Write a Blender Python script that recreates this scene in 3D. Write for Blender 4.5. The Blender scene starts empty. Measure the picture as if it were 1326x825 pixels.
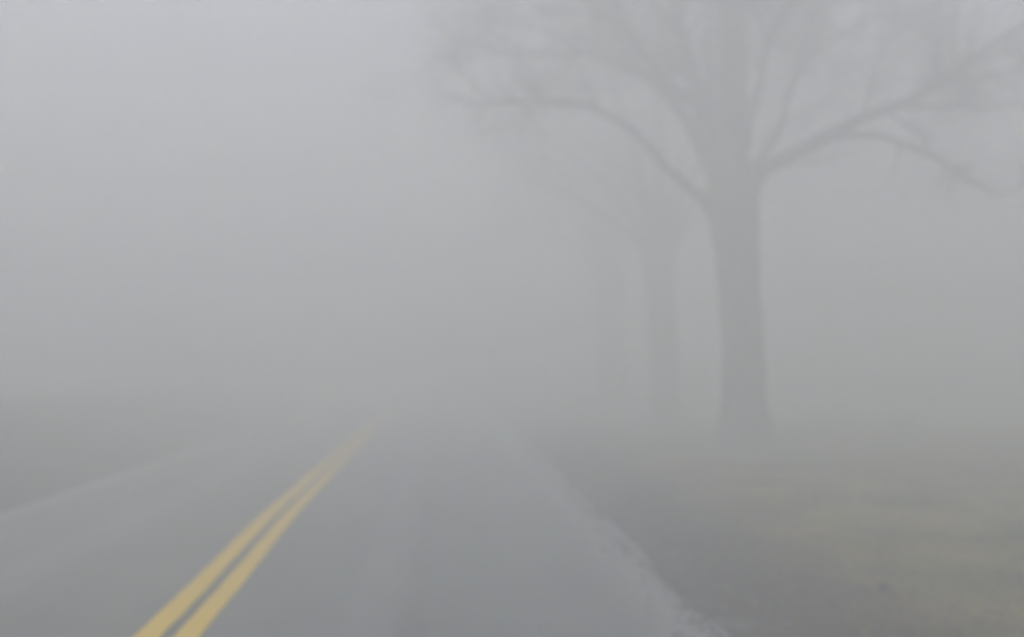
import bpy, math, random
import numpy as np

# ----------------------------------------------------------------------------- scene
sc = bpy.context.scene
COL = sc.collection
R = math.radians
rng = np.random.default_rng(11)

SUN_EL, SUN_AZ = 40.0, -70.0        # azimuth from +Y towards +X (negative = ahead and to the left)
HAZE_DENSITY = 0.106
EXPOSURE = 1.38

# ----------------------------------------------------------------------------- helpers
def link(o, parent=None):
    COL.objects.link(o)
    if parent is not None:
        o.parent = parent
    return o

def tag(o, label=None, cat=None, group=None, kind=None):
    if label: o['label'] = label
    if cat: o['category'] = cat
    if group: o['group'] = group
    if kind: o['kind'] = kind
    return o

def empty(name, loc):
    o = bpy.data.objects.new(name, None)
    o.location = loc
    o.empty_display_size = 0.3
    return link(o)

def mesh_obj(name, verts, faces, mat, parent=None, smooth=True, loc=None):
    me = bpy.data.meshes.new(name)
    verts = np.asarray(verts, dtype=np.float32)
    if isinstance(faces, np.ndarray):
        n, k = faces.shape
        me.vertices.add(len(verts))
        me.vertices.foreach_set('co', verts.ravel())
        me.loops.add(n * k)
        me.loops.foreach_set('vertex_index', faces.astype(np.int32).ravel())
        me.polygons.add(n)
        me.polygons.foreach_set('loop_start', np.arange(0, n * k, k, dtype=np.int32))
        me.polygons.foreach_set('loop_total', np.full(n, k, dtype=np.int32))
        me.update(calc_edges=True)
    else:
        me.from_pydata([tuple(v) for v in verts], [], faces)
    me.validate()
    if smooth:
        me.polygons.foreach_set('use_smooth', [True] * len(me.polygons))
    me.materials.append(mat)
    o = bpy.data.objects.new(name, me)
    if loc is not None: o.location = loc
    return link(o, parent)

def hash2(ix, iy, seed):
    n = (ix * 374761393 + iy * 668265263 + seed * 974711) & 0x7fffffff
    n = ((n ^ (n >> 13)) * 1274126177) & 0x7fffffff
    return ((n ^ (n >> 16)) & 0xffff) / 65535.0

def vnoise(x, y, seed=0):
    x = np.asarray(x, float); y = np.asarray(y, float)
    ix = np.floor(x).astype(np.int64); iy = np.floor(y).astype(np.int64)
    fx = x - ix; fy = y - iy
    fx = fx * fx * (3 - 2 * fx); fy = fy * fy * (3 - 2 * fy)
    a = hash2(ix, iy, seed); b = hash2(ix + 1, iy, seed)
    c = hash2(ix, iy + 1, seed); d = hash2(ix + 1, iy + 1, seed)
    return (a * (1 - fx) + b * fx) * (1 - fy) + (c * (1 - fx) + d * fx) * fy

def fbm(x, y, seed=0, octv=4):
    s = 0; a = 0.5; t = 0
    x = np.asarray(x, float); y = np.asarray(y, float)
    for k in range(octv):
        s = s + a * vnoise(x * 2 ** k, y * 2 ** k, seed + k * 17); t += a; a *= 0.5
    return s / t

# ----------------------------------------------------------------------------- node helpers
def new_mat(name):
    m = bpy.data.materials.new(name)
    m.use_nodes = True
    nt = m.node_tree
    return m, nt, nt.nodes['Principled BSDF']

def N(nt, typ, **kw):
    n = nt.nodes.new(typ)
    for k, v in kw.items():
        setattr(n, k, v)
    return n

def noise(nt, vec, scale, detail=4, rough=0.55):
    n = N(nt, 'ShaderNodeTexNoise')
    n.inputs['Scale'].default_value = scale
    n.inputs['Detail'].default_value = detail
    n.inputs['Roughness'].default_value = rough
    nt.links.new(vec, n.inputs['Vector'])
    return n.outputs['Fac']

def math_(nt, op, a, b=None, clamp=False):
    n = N(nt, 'ShaderNodeMath', operation=op, use_clamp=clamp)
    for i, v in enumerate((a, b)):
        if v is None: continue
        if hasattr(v, 'is_output'): nt.links.new(v, n.inputs[i])
        else: n.inputs[i].default_value = v
    return n.outputs[0]

def mapr(nt, v, a, b, c=0.0, d=1.0):
    n = N(nt, 'ShaderNodeMapRange', interpolation_type='SMOOTHSTEP')
    nt.links.new(v, n.inputs['Value'])
    for k, x in zip(('From Min', 'From Max', 'To Min', 'To Max'), (a, b, c, d)):
        n.inputs[k].default_value = x
    return n.outputs['Result']

def mix(nt, fac, a, b):
    n = N(nt, 'ShaderNodeMix', data_type='RGBA')
    if hasattr(fac, 'is_output'): nt.links.new(fac, n.inputs[0])
    else: n.inputs[0].default_value = fac
    for i, v in ((6, a), (7, b)):
        if hasattr(v, 'is_output'): nt.links.new(v, n.inputs[i])
        else: n.inputs[i].default_value = (*v, 1)
    return n.outputs[2]

def geom_pos(nt):
    return N(nt, 'ShaderNodeNewGeometry').outputs['Position']

def bump(nt, bsdf, h, strength, dist):
    b = N(nt, 'ShaderNodeBump')
    b.inputs['Strength'].default_value = strength
    b.inputs['Distance'].default_value = dist
    nt.links.new(h, b.inputs['Height'])
    nt.links.new(b.outputs['Normal'], bsdf.inputs['Normal'])

def scaled(nt, vec, s):
    n = N(nt, 'ShaderNodeMapping')
    n.inputs['Scale'].default_value = s
    nt.links.new(vec, n.inputs['Vector'])
    return n.outputs['Vector']

# ----------------------------------------------------------------------------- materials
EDGE_R, EDGE_L = 1.60, -4.42

def make_asphalt():
    m, nt, b = new_mat('worn_wet_asphalt')
    p = geom_pos(nt)
    sep = N(nt, 'ShaderNodeSeparateXYZ'); nt.links.new(p, sep.inputs[0]); x = sep.outputs['X']
    streak = noise(nt, scaled(nt, p, (5.5, 0.10, 1)), 1.0, 5, 0.6)      # traffic streaks, long along the road
    fine = noise(nt, p, 60, 5, 0.7)
    blot = noise(nt, scaled(nt, p, (1.0, 0.35, 1)), 0.9, 5, 0.6)
    wob = math_(nt, 'ADD', x, math_(nt, 'MULTIPLY', math_(nt, 'SUBTRACT', blot, 0.5), 0.5))
    base = mix(nt, streak, (0.128, 0.142, 0.135), (0.280, 0.300, 0.286))
    base = mix(nt, math_(nt, 'MULTIPLY', mapr(nt, blot, 0.35, 0.75), 0.5), base, (0.10, 0.105, 0.108))
    def band(c, w, k):
        d = math_(nt, 'ABSOLUTE', math_(nt, 'SUBTRACT', wob, c))
        return math_(nt, 'MULTIPLY', mapr(nt, d, w * 0.35, w, 1.0, 0.0), k)
    base = mix(nt, band(-2.95, 0.38, 0.55), base, (0.30, 0.30, 0.30))    # pale grit left between the wheel tracks
    base = mix(nt, band(-0.42, 0.24, 0.40), base, (0.28, 0.285, 0.285))
    base = mix(nt, band(-0.12, 0.10, 0.18), base, (0.07, 0.072, 0.075))
    base = mix(nt, band(-1.52, 0.20, 0.6), base, (0.06, 0.062, 0.064))   # tarred joint between the yellow lines
    base = mix(nt, band(0.62, 0.22, 0.18), base, (0.24, 0.245, 0.245))
    grit = noise(nt, p, 9, 6, 0.7)
    eR = mapr(nt, math_(nt, 'ADD', wob, math_(nt, 'MULTIPLY', math_(nt, 'SUBTRACT', grit, 0.5), 0.35)), 1.02, 1.46)
    eL = mapr(nt, math_(nt, 'ADD', wob, math_(nt, 'MULTIPLY', math_(nt, 'SUBTRACT', grit, 0.5), 0.3)), -4.38, -4.12, 1.0, 0.0)
    base = mix(nt, math_(nt, 'MULTIPLY', eR, 0.55), base, (0.38, 0.385, 0.37))   # washed-out sand along the edges
    base = mix(nt, math_(nt, 'MULTIPLY', eL, 0.75), base, (0.47, 0.465, 0.455))
    hv = N(nt, 'ShaderNodeHueSaturation')
    nt.links.new(base, hv.inputs['Color'])
    nt.links.new(mapr(nt, fine, 0.25, 0.75, 0.60, 1.40), hv.inputs['Value'])
    nt.links.new(hv.outputs[0], b.inputs['Base Color'])
    nt.links.new(mapr(nt, streak, 0.3, 0.7, 0.50, 0.68), b.inputs['Roughness'])
    bump(nt, b, fine, 0.35, 0.006)
    return m

def make_yellow():
    m, nt, b = new_mat('worn_yellow_road_paint')
    p = geom_pos(nt)
    w = noise(nt, p, 34, 6, 0.75)
    big = noise(nt, scaled(nt, p, (1, 0.4, 1)), 2.2, 4, 0.6)
    c = mix(nt, big, (0.92, 0.61, 0.020), (0.94, 0.66, 0.035))
    worn = mapr(nt, math_(nt, 'ADD', w, math_(nt, 'MULTIPLY', big, 0.35)), 0.80, 0.95)
    c = mix(nt, math_(nt, 'MULTIPLY', worn, 0.6), c, (0.16, 0.155, 0.14))
    nt.links.new(c, b.inputs['Base Color'])
    b.inputs['Roughness'].default_value = 0.6
    bump(nt, b, w, 0.3, 0.003)
    return m

def make_soil():
    m, nt, b = new_mat('damp_soil_and_leaf_mould')
    p = geom_pos(nt)
    big = noise(nt, p, 0.8, 5, 0.6)
    mid = noise(nt, p, 2.4, 6, 0.65)
    fine = noise(nt, p, 26, 6, 0.7)
    sep = N(nt, 'ShaderNodeSeparateXYZ'); nt.links.new(p, sep.inputs[0]); x = sep.outputs['X']
    wob = math_(nt, 'ADD', x, math_(nt, 'MULTIPLY', math_(nt, 'SUBTRACT', mid, 0.5), 1.4))
    dirt = mix(nt, mid, (0.042, 0.033, 0.023), (0.086, 0.068, 0.046))
    turf = mix(nt, mapr(nt, big, 0.35, 0.65), (0.115, 0.130, 0.012), (0.38, 0.300, 0.060))
    f = mapr(nt, wob, 2.3, 4.0)
    f2 = mapr(nt, wob, -7.5, -5.6, 0.45, 0.0)
    f = math_(nt, 'ADD', f, f2, True)
    c = mix(nt, math_(nt, 'MULTIPLY', f, mapr(nt, mid, 0.25, 0.6, 0.35, 1.0)), dirt, turf)
    # pale washed sand and stones spilling off the tarmac
    g = mapr(nt, wob, 1.55, 2.05, 1.0, 0.0)
    gl = mapr(nt, wob, -4.7, -4.35, 0.0, 1.0)
    g = math_(nt, 'MULTIPLY', math_(nt, 'MULTIPLY', g, gl), mapr(nt, noise(nt, p, 3.2, 5, 0.6), 0.45, 0.62))
    c = mix(nt, math_(nt, 'MULTIPLY', g, 0.8), c, (0.27, 0.26, 0.245))
    hv = N(nt, 'ShaderNodeHueSaturation')
    nt.links.new(c, hv.inputs['Color'])
    nt.links.new(mapr(nt, fine, 0.25, 0.75, 0.6, 1.4), hv.inputs['Value'])
    nt.links.new(hv.outputs[0], b.inputs['Base Color'])
    b.inputs['Roughness'].default_value = 0.9
    bump(nt, b, math_(nt, 'ADD', fine, mid), 0.6, 0.03)
    return m

def make_varied(name, cols, scale, rough=0.8):
    m, nt, b = new_mat(name)
    p = geom_pos(nt)
    f = noise(nt, p, scale, 3, 0.6)
    r = N(nt, 'ShaderNodeValToRGB')
    els = r.color_ramp.elements
    lo, hi = 0.30, 0.70
    for i, c in enumerate(cols):
        pos = lo + (hi - lo) * i / max(1, len(cols) - 1)
        if i < 2: e = els[i]; e.position = pos
        else: e = els.new(pos)
        e.color = (*c, 1)
    nt.links.new(f, r.inputs[0])
    nt.links.new(r.outputs[0], b.inputs['Base Color'])
    b.inputs['Roughness'].default_value = rough
    return m

def make_bark(name, lo, hi):
    m, nt, b = new_mat(name)
    tc = N(nt, 'ShaderNodeTexCoord').outputs['Object']
    ridge = noise(nt, scaled(nt, tc, (9, 9, 1.6)), 1.6, 6, 0.65)
    patch = noise(nt, tc, 1.1, 4, 0.6)
    c = mix(nt, mapr(nt, ridge, 0.3, 0.7), lo, hi)
    c = mix(nt, math_(nt, 'MULTIPLY', mapr(nt, patch, 0.5, 0.75), 0.5), c, (0.30, 0.33, 0.26))   # lichen
    nt.links.new(c, b.inputs['Base Color'])
    b.inputs['Roughness'].default_value = 0.9
    bump(nt, b, ridge, 0.8, 0.03)
    return m

ASPHALT = make_asphalt()
YELLOW = make_yellow()
SOIL = make_soil()
GRASS = make_varied('winter_grass', [(0.085, 0.110, 0.010), (0.165, 0.175, 0.018), (0.33, 0.27, 0.065), (0.40, 0.31, 0.10)], 0.8)
LEAF = make_varied('dead_leaves', [(0.060, 0.040, 0.026), (0.11, 0.07, 0.04), (0.17, 0.12, 0.07)], 6.0)
STONE = make_varied('grit_and_stones', [(0.12, 0.115, 0.11), (0.18, 0.178, 0.168), (0.27, 0.265, 0.25)], 11.0, 0.75)
CLOD = make_varied('dark_damp_earth', [(0.022, 0.024, 0.018), (0.045, 0.042, 0.032)], 14.0, 0.95)
BARK = make_bark('grey_brown_bark', (0.20, 0.19, 0.172), (0.36, 0.345, 0.315))
BARK_DARK = make_bark('far_contrast_bark', (0.045, 0.042, 0.038), (0.11, 0.102, 0.092))  # bark colour darkened so the two farther trees show through the fog
TWIG_DARK = make_varied('dark_twig_bark', [(0.045, 0.038, 0.034), (0.09, 0.078, 0.07)], 1.5, 0.85)  # their twigs, darkened likewise for contrast in the fog
TWIG = make_varied('twig_bark', [(0.19, 0.165, 0.15), (0.29, 0.25, 0.23)], 1.5, 0.85)

# ----------------------------------------------------------------------------- ground
def ground_z(x, y):
    x = np.asarray(x, float); y = np.asarray(y, float)
    off = np.maximum(x - 1.75, -4.60 - x)                     # metres beyond the road edge
    k = np.clip(off / 0.9, 0, 1); k = k * k * (3 - 2 * k)
    far = np.clip((off - 6) / 60.0, 0, 1)
    z = -0.035 + k * (0.02 + 0.10 * (fbm(x * 0.55, y * 0.55, 3) - 0.5) + 0.05 * (fbm(x * 2.3, y * 2.3, 9, 3) - 0.5))
    z = z + far * 1.2 * (fbm(x * 0.03, y * 0.03, 21, 3) - 0.5)
    bank = np.clip((-4.75 - x) / 4.5, 0, 1); bank = bank * bank * (3 - 2 * bank)
    z = z + bank * (0.68 + 0.45 * (fbm(x * 0.35, y * 0.22, 61, 3) - 0.5))
    return z

def axis(a, b, step_near, far, grow):
    out = list(np.arange(a, b + 1e-6, step_near)); s = step_near; v = out[-1]
    while v < far:
        s *= grow; v += s; out.append(min(v, far))
    return out

xr = [v for v in axis(1.85, 9.0, 0.12, 400, 1.16)]
xl = [-4.70 - (v - 1.85) for v in axis(1.85, 8.0, 0.16, 400, 1.18)]
xs = np.array(sorted(set(np.round(xl + [-4.3, -3, -1.5, 0, 1.3, 1.72] + xr, 4))))
yf = axis(2.0, 22.0, 0.12, 400, 1.15)
yb = [2.0 - (v - 2.0) for v in axis(2.0, 4.0, 0.5, 390, 1.35)][1:]
ys = np.array(sorted(yb + yf))
X, Y = np.meshgrid(xs, ys)
Z = ground_z(X, Y)
V = np.stack([X.ravel(), Y.ravel(), Z.ravel()], 1)
nx, ny = len(xs), len(ys)
I, J = np.meshgrid(np.arange(nx - 1), np.arange(ny - 1))
q = (J * nx + I).ravel()
F = np.stack([q, q + 1, q + nx + 1, q + nx], 1)
tag(mesh_obj('ground', V, F, SOIL), 'dark damp verge soil and thin turf on both sides of the road', 'ground', kind='structure')

# ----------------------------------------------------------------------------- road
ry = np.array(sorted([2.5 - (v - 2.5) for v in axis(2.5, 4.0, 0.5, 390, 1.35)][1:] + axis(2.5, 24.0, 0.06, 395, 1.12)))
fine_w = np.clip(1.4 - ry / 30.0, 0.25, 1)
er = EDGE_R + 0.08 * (fbm(ry * 1.1, ry * 0 + 3.3, 5, 5) - 0.5) * 2 * fine_w + 0.05 * np.clip((ry - 5) / 8, 0, 1)
er = er - 0.09 * np.clip((fbm(ry * 0.9, ry * 0 + 9.1, 31, 3) - 0.62) / 0.12, 0, 1) * fine_w
el = EDGE_L - 0.09 * (fbm(ry * 0.9, ry * 0 + 7.7, 8, 5) - 0.5) * 2 * fine_w
cols = 26
V = []
for i in range(len(ry)):
    t = np.linspace(0, 1, cols)
    xx = el[i] + (er[i] - el[i]) * t
    zz = 0.035 * (1 - ((xx + 1.5) / 3.1) ** 2)               # cambered crown
    zz = zz - 0.028 * np.exp(-((xx - 0.55) / 0.3) ** 2) * 0.3
    V.append(np.stack([xx, np.full(cols, ry[i]), zz], 1))
top = np.concatenate(V)
skL = np.stack([el - 0.05, ry, np.full(len(ry), -0.07)], 1)
skR = np.stack([er + 0.06, ry, np.full(len(ry), -0.07)], 1)
V = np.concatenate([top, skL, skR])
nt_ = len(top); nr = len(ry)
I, J = np.meshgrid(np.arange(cols - 1), np.arange(nr - 1))
q = (J * cols + I).ravel()
F = [np.stack([q, q + 1, q + cols + 1, q + cols], 1)]
k = np.arange(nr - 1)
F.append(np.stack([nt_ + k, k * cols, (k + 1) * cols, nt_ + k + 1], 1))
F.append(np.stack([k * cols + cols - 1, nt_ + nr + k, nt_ + nr + k + 1, (k + 1) * cols + cols - 1], 1))
tag(mesh_obj('road', V, np.concatenate(F), ASPHALT), 'worn grey two-lane asphalt road with pale sandy ragged edges', 'road', kind='structure')

def stripe(x0, w, label):
    yy = np.array(sorted([3.0 - (v - 3.0) for v in axis(3.0, 4.0, 0.5, 200, 1.35)][1:] + axis(3.0, 26.0, 0.10, 300, 1.15)))
    drift = -0.12 * np.clip((yy - 4.8) / 6.0, 0, 1) - 0.05 * np.clip((yy - 9) / 14, 0, 1) + 0.008 * np.sin(yy * 1.15 + 0.6)
    n = 4
    V = []
    for i, y in enumerate(yy):
        jl = 0.012 * (fbm(y * 5.0, x0 * 9, 2, 3) - 0.5); jr = 0.012 * (fbm(y * 5.0, x0 * 9 + 5, 3, 3) - 0.5)
        xx = np.linspace(x0 - w / 2 + jl, x0 + w / 2 + jr, n) + drift[i]
        V.append(np.stack([xx, np.full(n, y), 0.035 * (1 - ((xx + 1.5) / 3.1) ** 2) + 0.004], 1))
    V = np.concatenate(V)
    I, J = np.meshgrid(np.arange(n - 1), np.arange(len(yy) - 1))
    q = (J * n + I).ravel()
    o = mesh_obj('road_marking', V, np.stack([q, q + 1, q + n + 1, q + n], 1), YELLOW)
    return tag(o, label, 'road marking', 'double yellow centre line', 'structure')

stripe(-1.562, 0.145, 'solid yellow centre stripe on the side of the far, left lane')
stripe(-1.350, 0.138, 'solid yellow centre stripe on the side of the near, right lane')

# ----------------------------------------------------------------------------- scattered stuff
def blades(pts, hmin, hmax, wid, seed):
    g = np.random.default_rng(seed)
    n = len(pts)
    a = g.uniform(0, 2 * math.pi, n); h = g.uniform(hmin, hmax, n) * g.uniform(0.6, 1.3, n)
    lean = g.uniform(0.1, 0.9, n) * h; w = wid * g.uniform(0.7, 1.4, n)
    dx, dy = np.cos(a), np.sin(a)
    b = g.uniform(0, 2 * math.pi, n); lx, ly = np.cos(b) * lean, np.sin(b) * lean
    V = np.empty((n, 5, 3))
    V[:, 0] = pts + np.stack([-dx * w, -dy * w, np.full(n, -0.01)], 1)
    V[:, 1] = pts + np.stack([dx * w, dy * w, np.full(n, -0.01)], 1)
    mid = pts + np.stack([lx * .35, ly * .35, h * .6], 1)
    V[:, 2] = mid + np.stack([dx * w * .7, dy * w * .7, h * 0], 1)
    V[:, 3] = mid + np.stack([-dx * w * .7, -dy * w * .7, h * 0], 1)
    V[:, 4] = pts + np.stack([lx, ly, h * 0.9], 1)
    return V

def grass(name, pts, hmin, hmax, wid, seed, label):
    V = blades(pts, hmin, hmax, wid, seed)
    n = len(pts); o = np.arange(n) * 5
    tri = np.concatenate([np.stack([o, o + 1, o + 2], 1), np.stack([o, o + 2, o + 3], 1), np.stack([o + 3, o + 2, o + 4], 1)])
    ob = mesh_obj(name, V.reshape(-1, 3), tri, GRASS, smooth=False)
    return tag(ob, label, 'grass', kind='stuff')

def scatter(n, xlo, xhi, ylo, yhi, power, seed):
    g = np.random.default_rng(seed)
    y = ylo * (yhi / ylo) ** (g.uniform(0, 1, n) ** power)
    x = g.uniform(xlo, xhi, n)
    return x, y, g

# right verge: turf thickens away from the tarmac, bare patches between clumps
x, y, g = scatter(230000, 1.75, 13.0, 3.5, 30.0, 1.0, 5)
cl = fbm(x * 1.5, y * 1.5, 40, 4); cover = np.clip((x - 2.2) / 2.4, 0, 1) * (0.25 + 1.25 * np.clip((cl - 0.38) / 0.25, 0, 1))
keep = g.uniform(0, 1, len(x)) < np.clip(cover, 0, 1)
x, y = x[keep], y[keep]
P = np.stack([x, y, ground_z(x, y)], 1)
grass('grass', P, 0.025, 0.075, 0.0035, 6, 'thin olive and straw coloured turf on the verge under the trees')
x, y, g = scatter(80000, -16.0, -4.75, 5.0, 30.0, 1.0, 15)
cl = fbm(x * 1.2, y * 1.2, 47, 4); cover = np.clip((-5.0 - x) / 1.8, 0, 1) * (0.05 + 0.6 * np.clip((cl - 0.45) / 0.25, 0, 1))
keep = g.uniform(0, 1, len(x)) < np.clip(cover, 0, 1)
x, y = x[keep], y[keep]
P = np.stack([x, y, ground_z(x, y)], 1)
grass('grass', P, 0.03, 0.09, 0.004, 16, 'brownish winter grass on the verge across the road')

def flakes(name, pts, size, mat, seed, label, cat, flat=0.35):
    g = np.random.default_rng(seed); n = len(pts)
    a = g.uniform(0, 2 * math.pi, n); s = size * g.uniform(0.5, 1.5, n)
    t1 = g.normal(0, flat, (n, 4)) * s[:, None]
    c, d = np.cos(a), np.sin(a)
    cor = np.array([(-1, 0), (0, -.55), (1, 0.05), (0.1, .55)])
    V = np.empty((n, 4, 3))
    for k, (u, v) in enumerate(cor):
        V[:, k, 0] = pts[:, 0] + (u * c - v * d) * s
        V[:, k, 1] = pts[:, 1] + (u * d + v * c) * s
        V[:, k, 2] = pts[:, 2] + 0.004 + np.abs(t1[:, k])
    o = np.arange(n) * 4
    F = np.concatenate([np.stack([o, o + 1, o + 2], 1), np.stack([o, o + 2, o + 3], 1)])
    return tag(mesh_obj(name, V.reshape(-1, 3), F, mat, smooth=False), label, cat, kind='stuff')

x, y, g = scatter(16000, 1.7, 12.0, 3.6, 28.0, 1.0, 25)
P = np.stack([x, y, ground_z(x, y) + 0.012], 1)
flakes('fallen_leaves', P, 0.026, LEAF, 26, 'small brown dead leaves lying over the verge', 'leaves')

def pebbles(name, pts, size, seed, label):
    g = np.random.default_rng(seed); n = len(pts)
    ico = np.array([(1, 0, 0), (-1, 0, 0), (0, 1, 0), (0, -1, 0), (0, 0, 1), (0, 0, -1)], float)
    fc = np.array([(0, 2, 4), (2, 1, 4), (1, 3, 4), (3, 0, 4), (2, 0, 5), (1, 2, 5), (3, 1, 5), (0, 3, 5)])
    s = size * g.lognormal(0, 0.5, n)
    V = ico[None] * g.uniform(0.6, 1.25, (n, 6, 1)) * s[:, None, None] * np.array([1, 1, 0.65])
    V = V + pts[:, None, :] + g.normal(0, 0.12, (n, 6, 3)) * s[:, None, None]
    F = (fc[None] + (np.arange(n) * 6)[:, None, None]).reshape(-1, 3)
    return tag(mesh_obj(name, V.reshape(-1, 3), F, STONE, smooth=False), label, 'gravel', kind='stuff')

y = 3.6 * (22 / 3.6) ** rng.uniform(0, 1, 4500)
x = EDGE_R + 0.02 + rng.normal(0, 0.16, len(y)) + 0.04
x = np.where(rng.uniform(0, 1, len(x)) < 0.15, x + rng.exponential(0.28, len(x)), x)
zr = 0.035 * (1 - ((x + 1.5) / 3.1) ** 2)
z = np.where(x < EDGE_R - 0.02, zr, ground_z(x, y)) + 0.003
pebbles('gravel', np.stack([x, y, z], 1), 0.010, 33, 'pale grit and small stones strewn along the ragged right road edge')

def clod(name, loc, size, seed, label, cat):
    V = []; F = []
    nu, nv = 18, 10
    for j in range(nv + 1):
        ph = math.pi * j / nv
        for i in range(nu):
            th = 2 * math.pi * i / nu
            d = np.array([math.sin(ph) * math.cos(th), math.sin(ph) * math.sin(th), math.cos(ph)])
            r = 0.75 + 0.55 * float(fbm(d[0] * 2.2 + d[2] * 1.3 + 4, d[1] * 2.2 + d[2] + 9, seed, 4))
            V.append(d * r * np.array(size))
    for j in range(nv):
        for i in range(nu):
            a = j * nu + i; b = j * nu + (i + 1) % nu
            F.append((a, a + nu, b + nu, b))
    o = mesh_obj(name, V, F, CLOD, loc=loc)
    return tag(o, label, cat)

cz = float(ground_z(2.98, 6.48))
clod('earth_clod', (2.98, 6.48, cz + 0.012), (0.040, 0.034, 0.04), 7, 'small dark damp clod of earth in the thin grass near the road', 'clod of earth')

# ----------------------------------------------------------------------------- trees
def catmull(pts, n):
    p = np.asarray(pts, float)
    p = np.vstack([2 * p[0] - p[1], p, 2 * p[-1] - p[-2]])
    out = []
    seg = len(p) - 3
    for t in np.linspace(0, seg, n):
        i = min(int(t), seg - 1); u = t - i
        a, b, c, d = p[i:i + 4]
        out.append(0.5 * ((2 * b) + (-a + c) * u + (2 * a - 5 * b + 4 * c - d) * u * u + (-a + 3 * b - 3 * c + d) * u ** 3))
    return np.array(out)

class Tubes:
    def __init__(self): self.V = []; self.F = []; self.n = 0
    def add(self, pts, rad, sides, lobes=None):
        pts = np.asarray(pts, float); m = len(pts)
        T = np.gradient(pts, axis=0); T /= np.linalg.norm(T, axis=1)[:, None] + 1e-9
        ref = np.array([0.31, 0.95, 0.05]) if abs(T[0] @ np.array([0.31, 0.95, 0.05])) < 0.9 else np.array([1.0, 0, 0])
        A = np.cross(T, ref); A /= np.linalg.norm(A, axis=1)[:, None] + 1e-9
        B = np.cross(T, A)
        th = np.arange(sides) * 2 * math.pi / sides
        rr = np.asarray(rad)[:, None] * np.ones(sides)
        if lobes is not None: rr = rr * lobes(np.linspace(0, 1, m)[:, None], th[None, :])
        V = pts[:, None, :] + rr[..., None] * (np.cos(th)[None, :, None] * A[:, None, :] + np.sin(th)[None, :, None] * B[:, None, :])
        V = np.concatenate([V.reshape(-1, 3), pts[-1:] + T[-1:] * rad[-1] * 0.6])
        i = np.arange(sides); i2 = (i + 1) % sides
        k = np.arange(m - 1)[:, None] * sides
        F = np.stack([k + i, k + i2, k + sides + i2, k + sides + i], 2).reshape(-1, 4)
        cap = np.stack([(m - 1) * sides + i, (m - 1) * sides + i2, np.full(sides, m * sides), np.full(sides, m * sides)], 1)
        self.V.append(V); self.F.append(np.concatenate([F, cap]) + self.n); self.n += len(V)
    def build(self, name, mat, parent):
        V = np.concatenate(self.V); F = np.concatenate(self.F)
        faces = [tuple(f) if f[2] != f[3] else tuple(f[:3]) for f in F.tolist()]
        return mesh_obj(name, V, faces, mat, parent)

def grow(g, start, d, length, n, wander, lift):
    pts = [start]; d = d / np.linalg.norm(d)
    for _ in range(n):
        d = d + g.normal(0, wander, 3) + np.array([0, 0, lift])
        d /= np.linalg.norm(d)
        pts.append(pts[-1] + d * length / n)
    return np.array(pts)

def side_dir(g, T, spread, up):
    r = g.normal(0, 1, 3); r -= T * (r @ T); r /= np.linalg.norm(r) + 1e-9
    r = r + np.array([0, 0, up]); r -= T * (r @ T) * 0.6
    r /= np.linalg.norm(r) + 1e-9
    d = T * math.cos(spread) + r * math.sin(spread)
    return d / np.linalg.norm(d)

def limb(tree, pts, r0, r1, g, subs=9, twigs=14, fine=9, zmin=4.0, start=0.28, lenk=1.2, bark=None, twigm=None):
    n = max(14, len(pts) * 4)
    c = catmull(pts, n)
    c[2:] += np.cumsum(g.normal(0, 0.008, (n - 2, 3)), axis=0) * 0.8
    t = np.linspace(0, 1, n)
    rad = r1 + (r0 - r1) * (1 - t) ** 0.85
    rad = rad * (1 + 0.05 * np.sin(t * 23 + g.uniform(0, 6)))
    L = np.linalg.norm(np.diff(c, axis=0), axis=1).sum()
    wood = Tubes(); wood.add(c, rad, 12)
    tw = Tubes()
    T = np.gradient(c, axis=0); T /= np.linalg.norm(T, axis=1)[:, None]
    def twig_set(path, r, cnt, length, level):
        Tp = np.gradient(path, axis=0); Tp /= np.linalg.norm(Tp, axis=1)[:, None] + 1e-9
        for k in range(cnt):
            u = 0.10 + 0.90 * g.uniform(0, 1) ** 1.1; i = min(int(u * (len(path) - 1)), len(path) - 2)
            f = u * (len(path) - 1) - i
            s = path[i] * (1 - f) + path[i + 1] * f
            l = length * g.uniform(0.35, 1.35) * (1.2 - 0.5 * u)
            d = side_dir(g, Tp[i], R(g.uniform(28, 62)), 0.35)
            p = grow(g, s, d, l, 5 if level == 1 else 3, 0.15, 0.02)
            if p[:, 2].min() < zmin - 1.2: continue
            rr = np.linspace(r, r * 0.35, len(p))
            tw.add(p, rr, 5 if level == 1 else 3)
            if level == 1: twig_set(p, max(r * 0.55, 0.003), fine, length * 0.5, 2)
    for k in range(subs):
        u = start + (1 - start) * (k + g.uniform(0, 0.9)) / subs
        i = min(int(u * (n - 1)), n - 2)
        d = side_dir(g, T[i], R(g.uniform(32, 62)), 0.45)
        l = lenk * (0.55 + 0.24 * L) * g.uniform(0.6, 1.15) * (1.2 - 0.6 * u)
        p = grow(g, c[i], d, l, 9, 0.12, 0.015)
        if p[:, 2].min() < zmin - 0.6: continue
        rs = min(rad[i] * 0.45, 0.028)
        rr = rs * (1 - np.linspace(0, 1, len(p))) ** 0.8 + 0.007
        wood.add(p, rr, 7)
        twig_set(p, 0.0062, max(3, int(twigs * (1.35 - 0.85 * u))), 0.42 * l + 0.35, 1)
    # the tip itself breaks up into twigs
    twig_set(c[int(n * 0.45):], 0.0065, twigs // 2, 1.0 * lenk, 1)
    lo = wood.build('limb', bark or BARK, tree)
    if tw.n: tw.build('twigs', twigm or TWIG, lo)
    return lo

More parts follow.
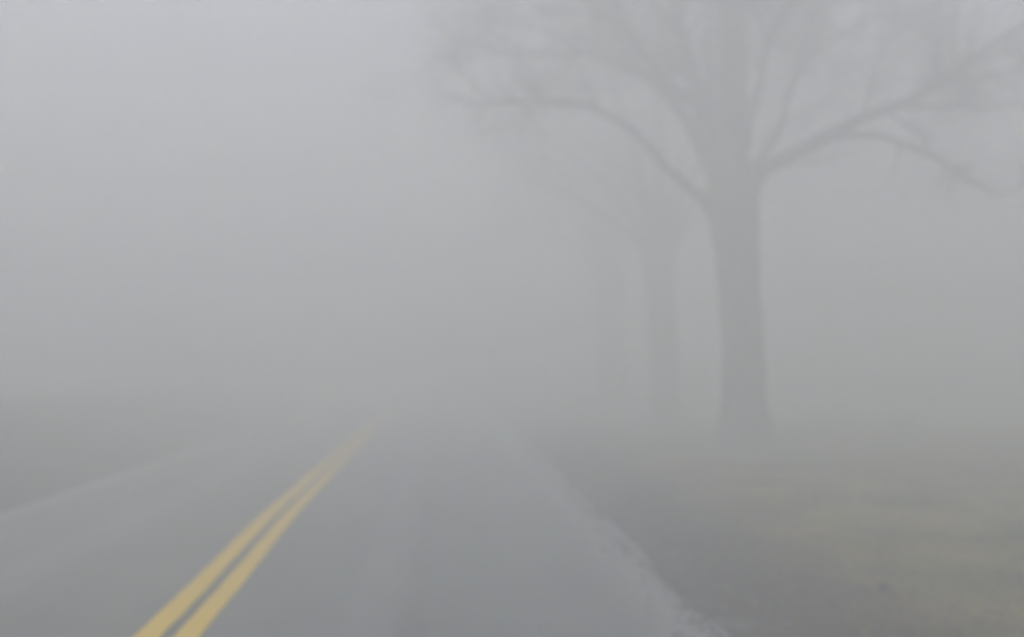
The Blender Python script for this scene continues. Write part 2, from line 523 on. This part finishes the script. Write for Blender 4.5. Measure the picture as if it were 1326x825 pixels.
def trunk(tree, pts, radii, g, bark=None):
    n = 40
    c = catmull(pts, n)
    zt = np.array([p[2] for p in pts]); rad = np.interp(c[:, 2], zt, radii)
    c = np.vstack([c[0] + np.array([0, 0, -0.35]), c]); rad = np.concatenate([[rad[0] * 1.12], rad])
    ph = g.uniform(0, 6, 4)
    def lob(t, th):
        flare = np.exp(-t * 11)
        return 1 + flare * 0.24 * np.sin(5 * th + ph[0]) + 0.035 * np.sin(3 * th + ph[1] + t * 3) + 0.018 * np.sin(11 * th + ph[2] + t * 5) + 0.02 * np.sin(7 * t * 6 + 2 * th + ph[3])
    tb = Tubes(); tb.add(c, rad, 40, lob)
    return tb.build('trunk', bark or BARK, tree)

GROUP = 'row of bare trees along the right verge'

# --- the nearest tree: limbs measured in metres from the foot of its trunk
def near_tree():
    bx, by = 5.164, 16.394
    t = empty('bare_tree', (bx, by, float(ground_z(bx, by)) - 0.0))
    tag(t, 'nearest and darkest bare tree with one long low limb arching left towards the road', 'tree', GROUP)
    g = np.random.default_rng(101)
    trunk(t, [(0, 0, 0), (-.03, 0, .89), (-.03, 0, 1.8), (-.09, 0, 2.72), (-.12, 0, 3.38), (-.17, 0, 3.98), (-.18, .03, 4.6), (-.18, .05, 5.1)],
          [.50, .385, .36, .355, .375, .43, .43, .25], g)
    S = [
     ([(-.30, 0, 3.75), (-.7, -.1, 4.26), (-1.31, -.3, 4.74), (-1.74, -.5, 5.11), (-2.08, -.6, 5.4), (-2.56, -.8, 5.62), (-3.08, -.9, 5.75), (-3.71, -1, 5.74), (-4.33, -1.1, 5.68), (-4.82, -1.2, 5.59)], .10, .012, 7, .55),
     ([(-.3, .1, 4.3), (-.63, .5, 5.42), (-.89, .8, 6.04), (-1.3, 1.1, 6.72), (-1.9, 1.4, 7.1), (-2.45, 1.6, 7.31), (-3.15, 1.8, 7.36), (-3.87, 2, 7.41), (-4.59, 2.2, 7.68), (-5.11, 2.4, 7.69)], .12, .018, 11, .25),
     ([(-.28, 0, 4.3), (-.57, .2, 5.62), (-.81, .3, 6.53), (-1.03, .3, 7.34), (-1.16, .3, 8.3), (-1.42, .2, 9.63), (-1.58, .4, 11.26), (-1.67, .5, 12.87)], .17, .028, 14, .18),
     ([(-.19, 0, 4.3), (-.23, -.1, 5.22), (-.23, -.2, 6.26), (-.25, -.3, 7.29), (-.2, -.3, 8.49), (-.23, -.2, 10.02), (-.09, 0, 11.64), (-.15, .1, 13.38)], .32, .03, 14, .22),
     ([(-.05, 0, 4.1), (.27, -.1, 4.8), (.72, -.3, 5.1), (1.14, -.5, 5.31), (1.57, -.7, 5.52), (2.08, -.8, 5.75), (2.63, -1, 5.95), (2.98, -1.2, 6.19), (3.42, -1.3, 6.5), (3.94, -1.4, 6.88), (4.6, -1.5, 7.18)], .15, .02, 9, .40),
     ([(1.97, -.75, 5.71), (2.56, -.5, 5.9), (3.19, -.3, 6.01), (4.35, 0, 6.08), (5.3, .3, 6.27), (6.24, .4, 6.21)], .075, .018, 6, .35),
     ([(1.0, -.42, 5.25), (1.33, -.7, 5.28), (1.63, -.9, 5.28), (2.02, -1.1, 5.21), (2.41, -1.3, 4.96), (2.78, -1.5, 4.65), (3.2, -1.6, 4.3), (3.51, -1.7, 4.17), (3.83, -1.8, 4.3)], .07, .016, 5, .45),
     ([(0, .1, 4.5), (.45, .4, 5.21), (.83, .6, 5.73), (1.22, .9, 6.66), (1.64, 1.1, 7.28), (2.01, 1.3, 8.07), (2.29, 1.5, 9.18), (2.66, 1.6, 10.44), (2.89, 1.8, 11.78)], .095, .018, 12, .35),
     ([(-.1, -.1, 4.7), (-.07, -.5, 5.46), (0, -.8, 6.03), (.11, -1.1, 6.86), (.34, -1.3, 7.23), (.63, -1.6, 7.96), (.75, -1.8, 8.86), (1.0, -2.1, 10.1)], .08, .016, 9, .35),
     ([(1.61, 1.1, 7.22), (1.93, 1.2, 7.46), (2.29, 1.2, 7.71), (3.03, 1.3, 8.1), (3.88, 1.4, 8.31), (4.87, 1.5, 8.66), (5.86, 1.6, 8.69)], .065, .018, 7, .3),
     ([(-.7, .2, 5.96), (-1.29, -.3, 6.21), (-1.8, -.7, 6.59), (-2.24, -1, 7.12), (-2.47, -1.2, 7.66), (-2.91, -1.5, 8.26), (-3.11, -1.7, 8.89), (-3.5, -2, 9.9)], .085, .02, 9, .35),
     ([(-.95, .3, 7.1), (-1.5, .1, 7.8), (-2.3, -.2, 8.5), (-3.3, -.5, 8.9), (-4.4, -.8, 9.1), (-5.2, -1.0, 9.2)], .085, .014, 10, .3),
     ([(-1.1, .3, 8.0), (-1.7, .7, 8.8), (-2.6, 1.2, 9.6), (-3.7, 1.6, 10.0), (-4.7, 1.9, 10.1)], .085, .014, 10, .3),
     ([(-.17, .2, 4.6), (-.13, 1, 5.89), (-.09, 1.9, 7.31), (.34, 2.8, 9.03), (.41, 3.6, 10.83), (.88, 4.3, 12.72)], .12, .025, 10, .35),
    ]
    for i, (pts, r0, r1, ns, st) in enumerate(S):
        limb(t, pts, r0, r1, np.random.default_rng(311 + i), subs=ns, start=st, zmin=4.4, lenk=(0.8, 1.2)[i not in (0, 6)], twigs={0: 12, 6: 8}.get(i, 24), fine=11)
    return t

def far_tree(loc, rt, fork, spec, lean, label, seed, bark, twigm):
    t = empty('bare_tree', (loc[0], loc[1], float(ground_z(*loc))))
    tag(t, label, 'tree', GROUP)
    g = np.random.default_rng(seed)
    h = fork
    trunk(t, [(0, 0, 0), (lean * .2, 0, .9), (lean * .45, 0, h * .45), (lean * .8, .02, h * .8), (lean, 0, h), (lean, 0, h + .8)],
          [rt * 1.28, rt * 1.05, rt, rt, rt * 1.15, rt * .6], g, bark)
    for i, (az, r0, pts2, ns) in enumerate(spec):
        a = R(az)
        pts = [(lean * .9 + math.cos(a) * rt * .3, math.sin(a) * rt * .3, h - .45)]
        for rr, zz in pts2:
            a += R(g.uniform(-6, 6))
            pts.append((lean + math.cos(a) * rr, math.sin(a) * rr, h + zz))
        limb(t, pts, r0, .024, np.random.default_rng(seed * 10 + i), subs=ns, start=.3, zmin=4.4, bark=bark, twigm=twigm)
    return t

near_tree()
LOW = [(.8, .55), (1.7, 1.15), (2.7, 1.6), (3.8, 1.85), (5.0, 1.8), (6.0, 1.7)]
MIDL = [(.7, .9), (1.5, 2.0), (2.5, 2.9), (3.6, 3.6), (4.8, 4.2), (5.6, 4.5)]
TALL = [(.45, 1.4), (.9, 3.0), (1.5, 4.8), (2.1, 6.6), (2.5, 8.4)]
UP = [(.12, 1.5), (.2, 3.2), (.35, 5.2), (.4, 7.2), (.6, 9.0)]
far_tree((6.12, 26.3), .40, 4.6,
         [(182, .12, LOW[:4], 9), (150, .15, MIDL, 11), (200, .24, TALL, 13), (60, .30, UP, 13), (5, .15, MIDL, 10), (-60, .13, MIDL, 10), (20, .12, TALL, 11), (100, .13, MIDL, 9), (330, .10, LOW, 8)],
         -.22, 'paler bare tree half hidden in fog just left of the nearest tree', 51, BARK_DARK, TWIG_DARK)
far_tree((5.98, 33.6), .45, 4.8,
         [(175, .14, LOW[:5], 9), (205, .16, MIDL, 11), (140, .22, TALL, 12), (270, .28, UP, 12), (10, .15, MIDL, 9), (70, .13, MIDL, 9), (-50, .12, TALL, 9)],
         -.15, 'faintest bare tree, farthest in the fog and nearest the vanishing road', 77, BARK_DARK, TWIG_DARK)

# ----------------------------------------------------------------------------- fog
hm = bpy.data.materials.new('fog_air'); hm.use_nodes = True
nt = hm.node_tree; nt.nodes.clear()
out = nt.nodes.new('ShaderNodeOutputMaterial')
pv = nt.nodes.new('ShaderNodeVolumePrincipled')
pv.inputs['Color'].default_value = (0.9590, 0.9950, 0.9735, 1)
pv.inputs['Density'].default_value = HAZE_DENSITY
pv.inputs['Anisotropy'].default_value = 0.0
nt.links.new(pv.outputs['Volume'], out.inputs['Volume'])
a, z0, z1 = 430.0, -2.0, 16.5
V = [(-a, -a, z0), (a, -a, z0), (a, a, z0), (-a, a, z0), (-a, -a, z1), (a, -a, z1), (a, a, z1), (-a, a, z1)]
F = [(0, 3, 2, 1), (4, 5, 6, 7), (0, 1, 5, 4), (1, 2, 6, 5), (2, 3, 7, 6), (3, 0, 4, 7)]
tag(mesh_obj('haze', V, F, hm, smooth=False), 'thick pale grey fog filling the air over the road', 'fog', kind='stuff')

# ----------------------------------------------------------------------------- sky and sun (overcast)
w = bpy.data.worlds.new('World'); sc.world = w; w.use_nodes = True
nt = w.node_tree
bg = nt.nodes['Background']
sky = nt.nodes.new('ShaderNodeTexSky'); sky.sky_type = 'NISHITA'; sky.sun_disc = False
sky.sun_elevation = R(SUN_EL); sky.sun_rotation = R(SUN_AZ)
sky.air_density = 1.0; sky.dust_density = 4.0; sky.ozone_density = 1.0
hs = nt.nodes.new('ShaderNodeHueSaturation'); hs.inputs['Saturation'].default_value = 2.4
hs.inputs['Hue'].default_value = 0.576
nt.links.new(sky.outputs[0], hs.inputs['Color'])
nt.links.new(hs.outputs[0], bg.inputs['Color'])
bg.inputs['Strength'].default_value = 0.12

sl = bpy.data.lights.new('sun', 'SUN'); sl.energy = 1.0; sl.angle = R(25); sl.color = (1.0, 0.97, 0.93)
so = bpy.data.objects.new('sun', sl); link(so)
from mathutils import Vector
sd = Vector((math.sin(R(SUN_AZ)) * math.cos(R(SUN_EL)), math.cos(R(SUN_AZ)) * math.cos(R(SUN_EL)), math.sin(R(SUN_EL))))
so.rotation_euler = sd.to_track_quat('Z', 'Y').to_euler()
so.location = (0, 0, 30)

# ----------------------------------------------------------------------------- camera
cd = bpy.data.cameras.new('camera')
cd.sensor_width = 36; cd.lens = 36 * 1274 / 1326
cd.clip_start = 0.05; cd.clip_end = 3000
cd.dof.use_dof = True; cd.dof.focus_distance = 2.2; cd.dof.aperture_fstop = cd.lens / 1000 / 0.0280
co = bpy.data.objects.new('camera', cd); link(co)
co.location = (0, 0, 1.5)
co.rotation_euler = (R(90) + math.atan(60.5 / 1274), 0, -math.atan(93 / 1274))
sc.camera = co

# ----------------------------------------------------------------------------- render settings
sc.view_settings.view_transform = 'Standard'
sc.view_settings.look = 'None'
sc.view_settings.exposure = EXPOSURE
sc.view_settings.gamma = 1
sc.view_settings.use_curve_mapping = False
sc.render.engine = 'CYCLES'
cy = sc.cycles
cy.volume_bounces = 8; cy.max_bounces = 12; cy.diffuse_bounces = 3; cy.glossy_bounces = 2
cy.use_denoising = True
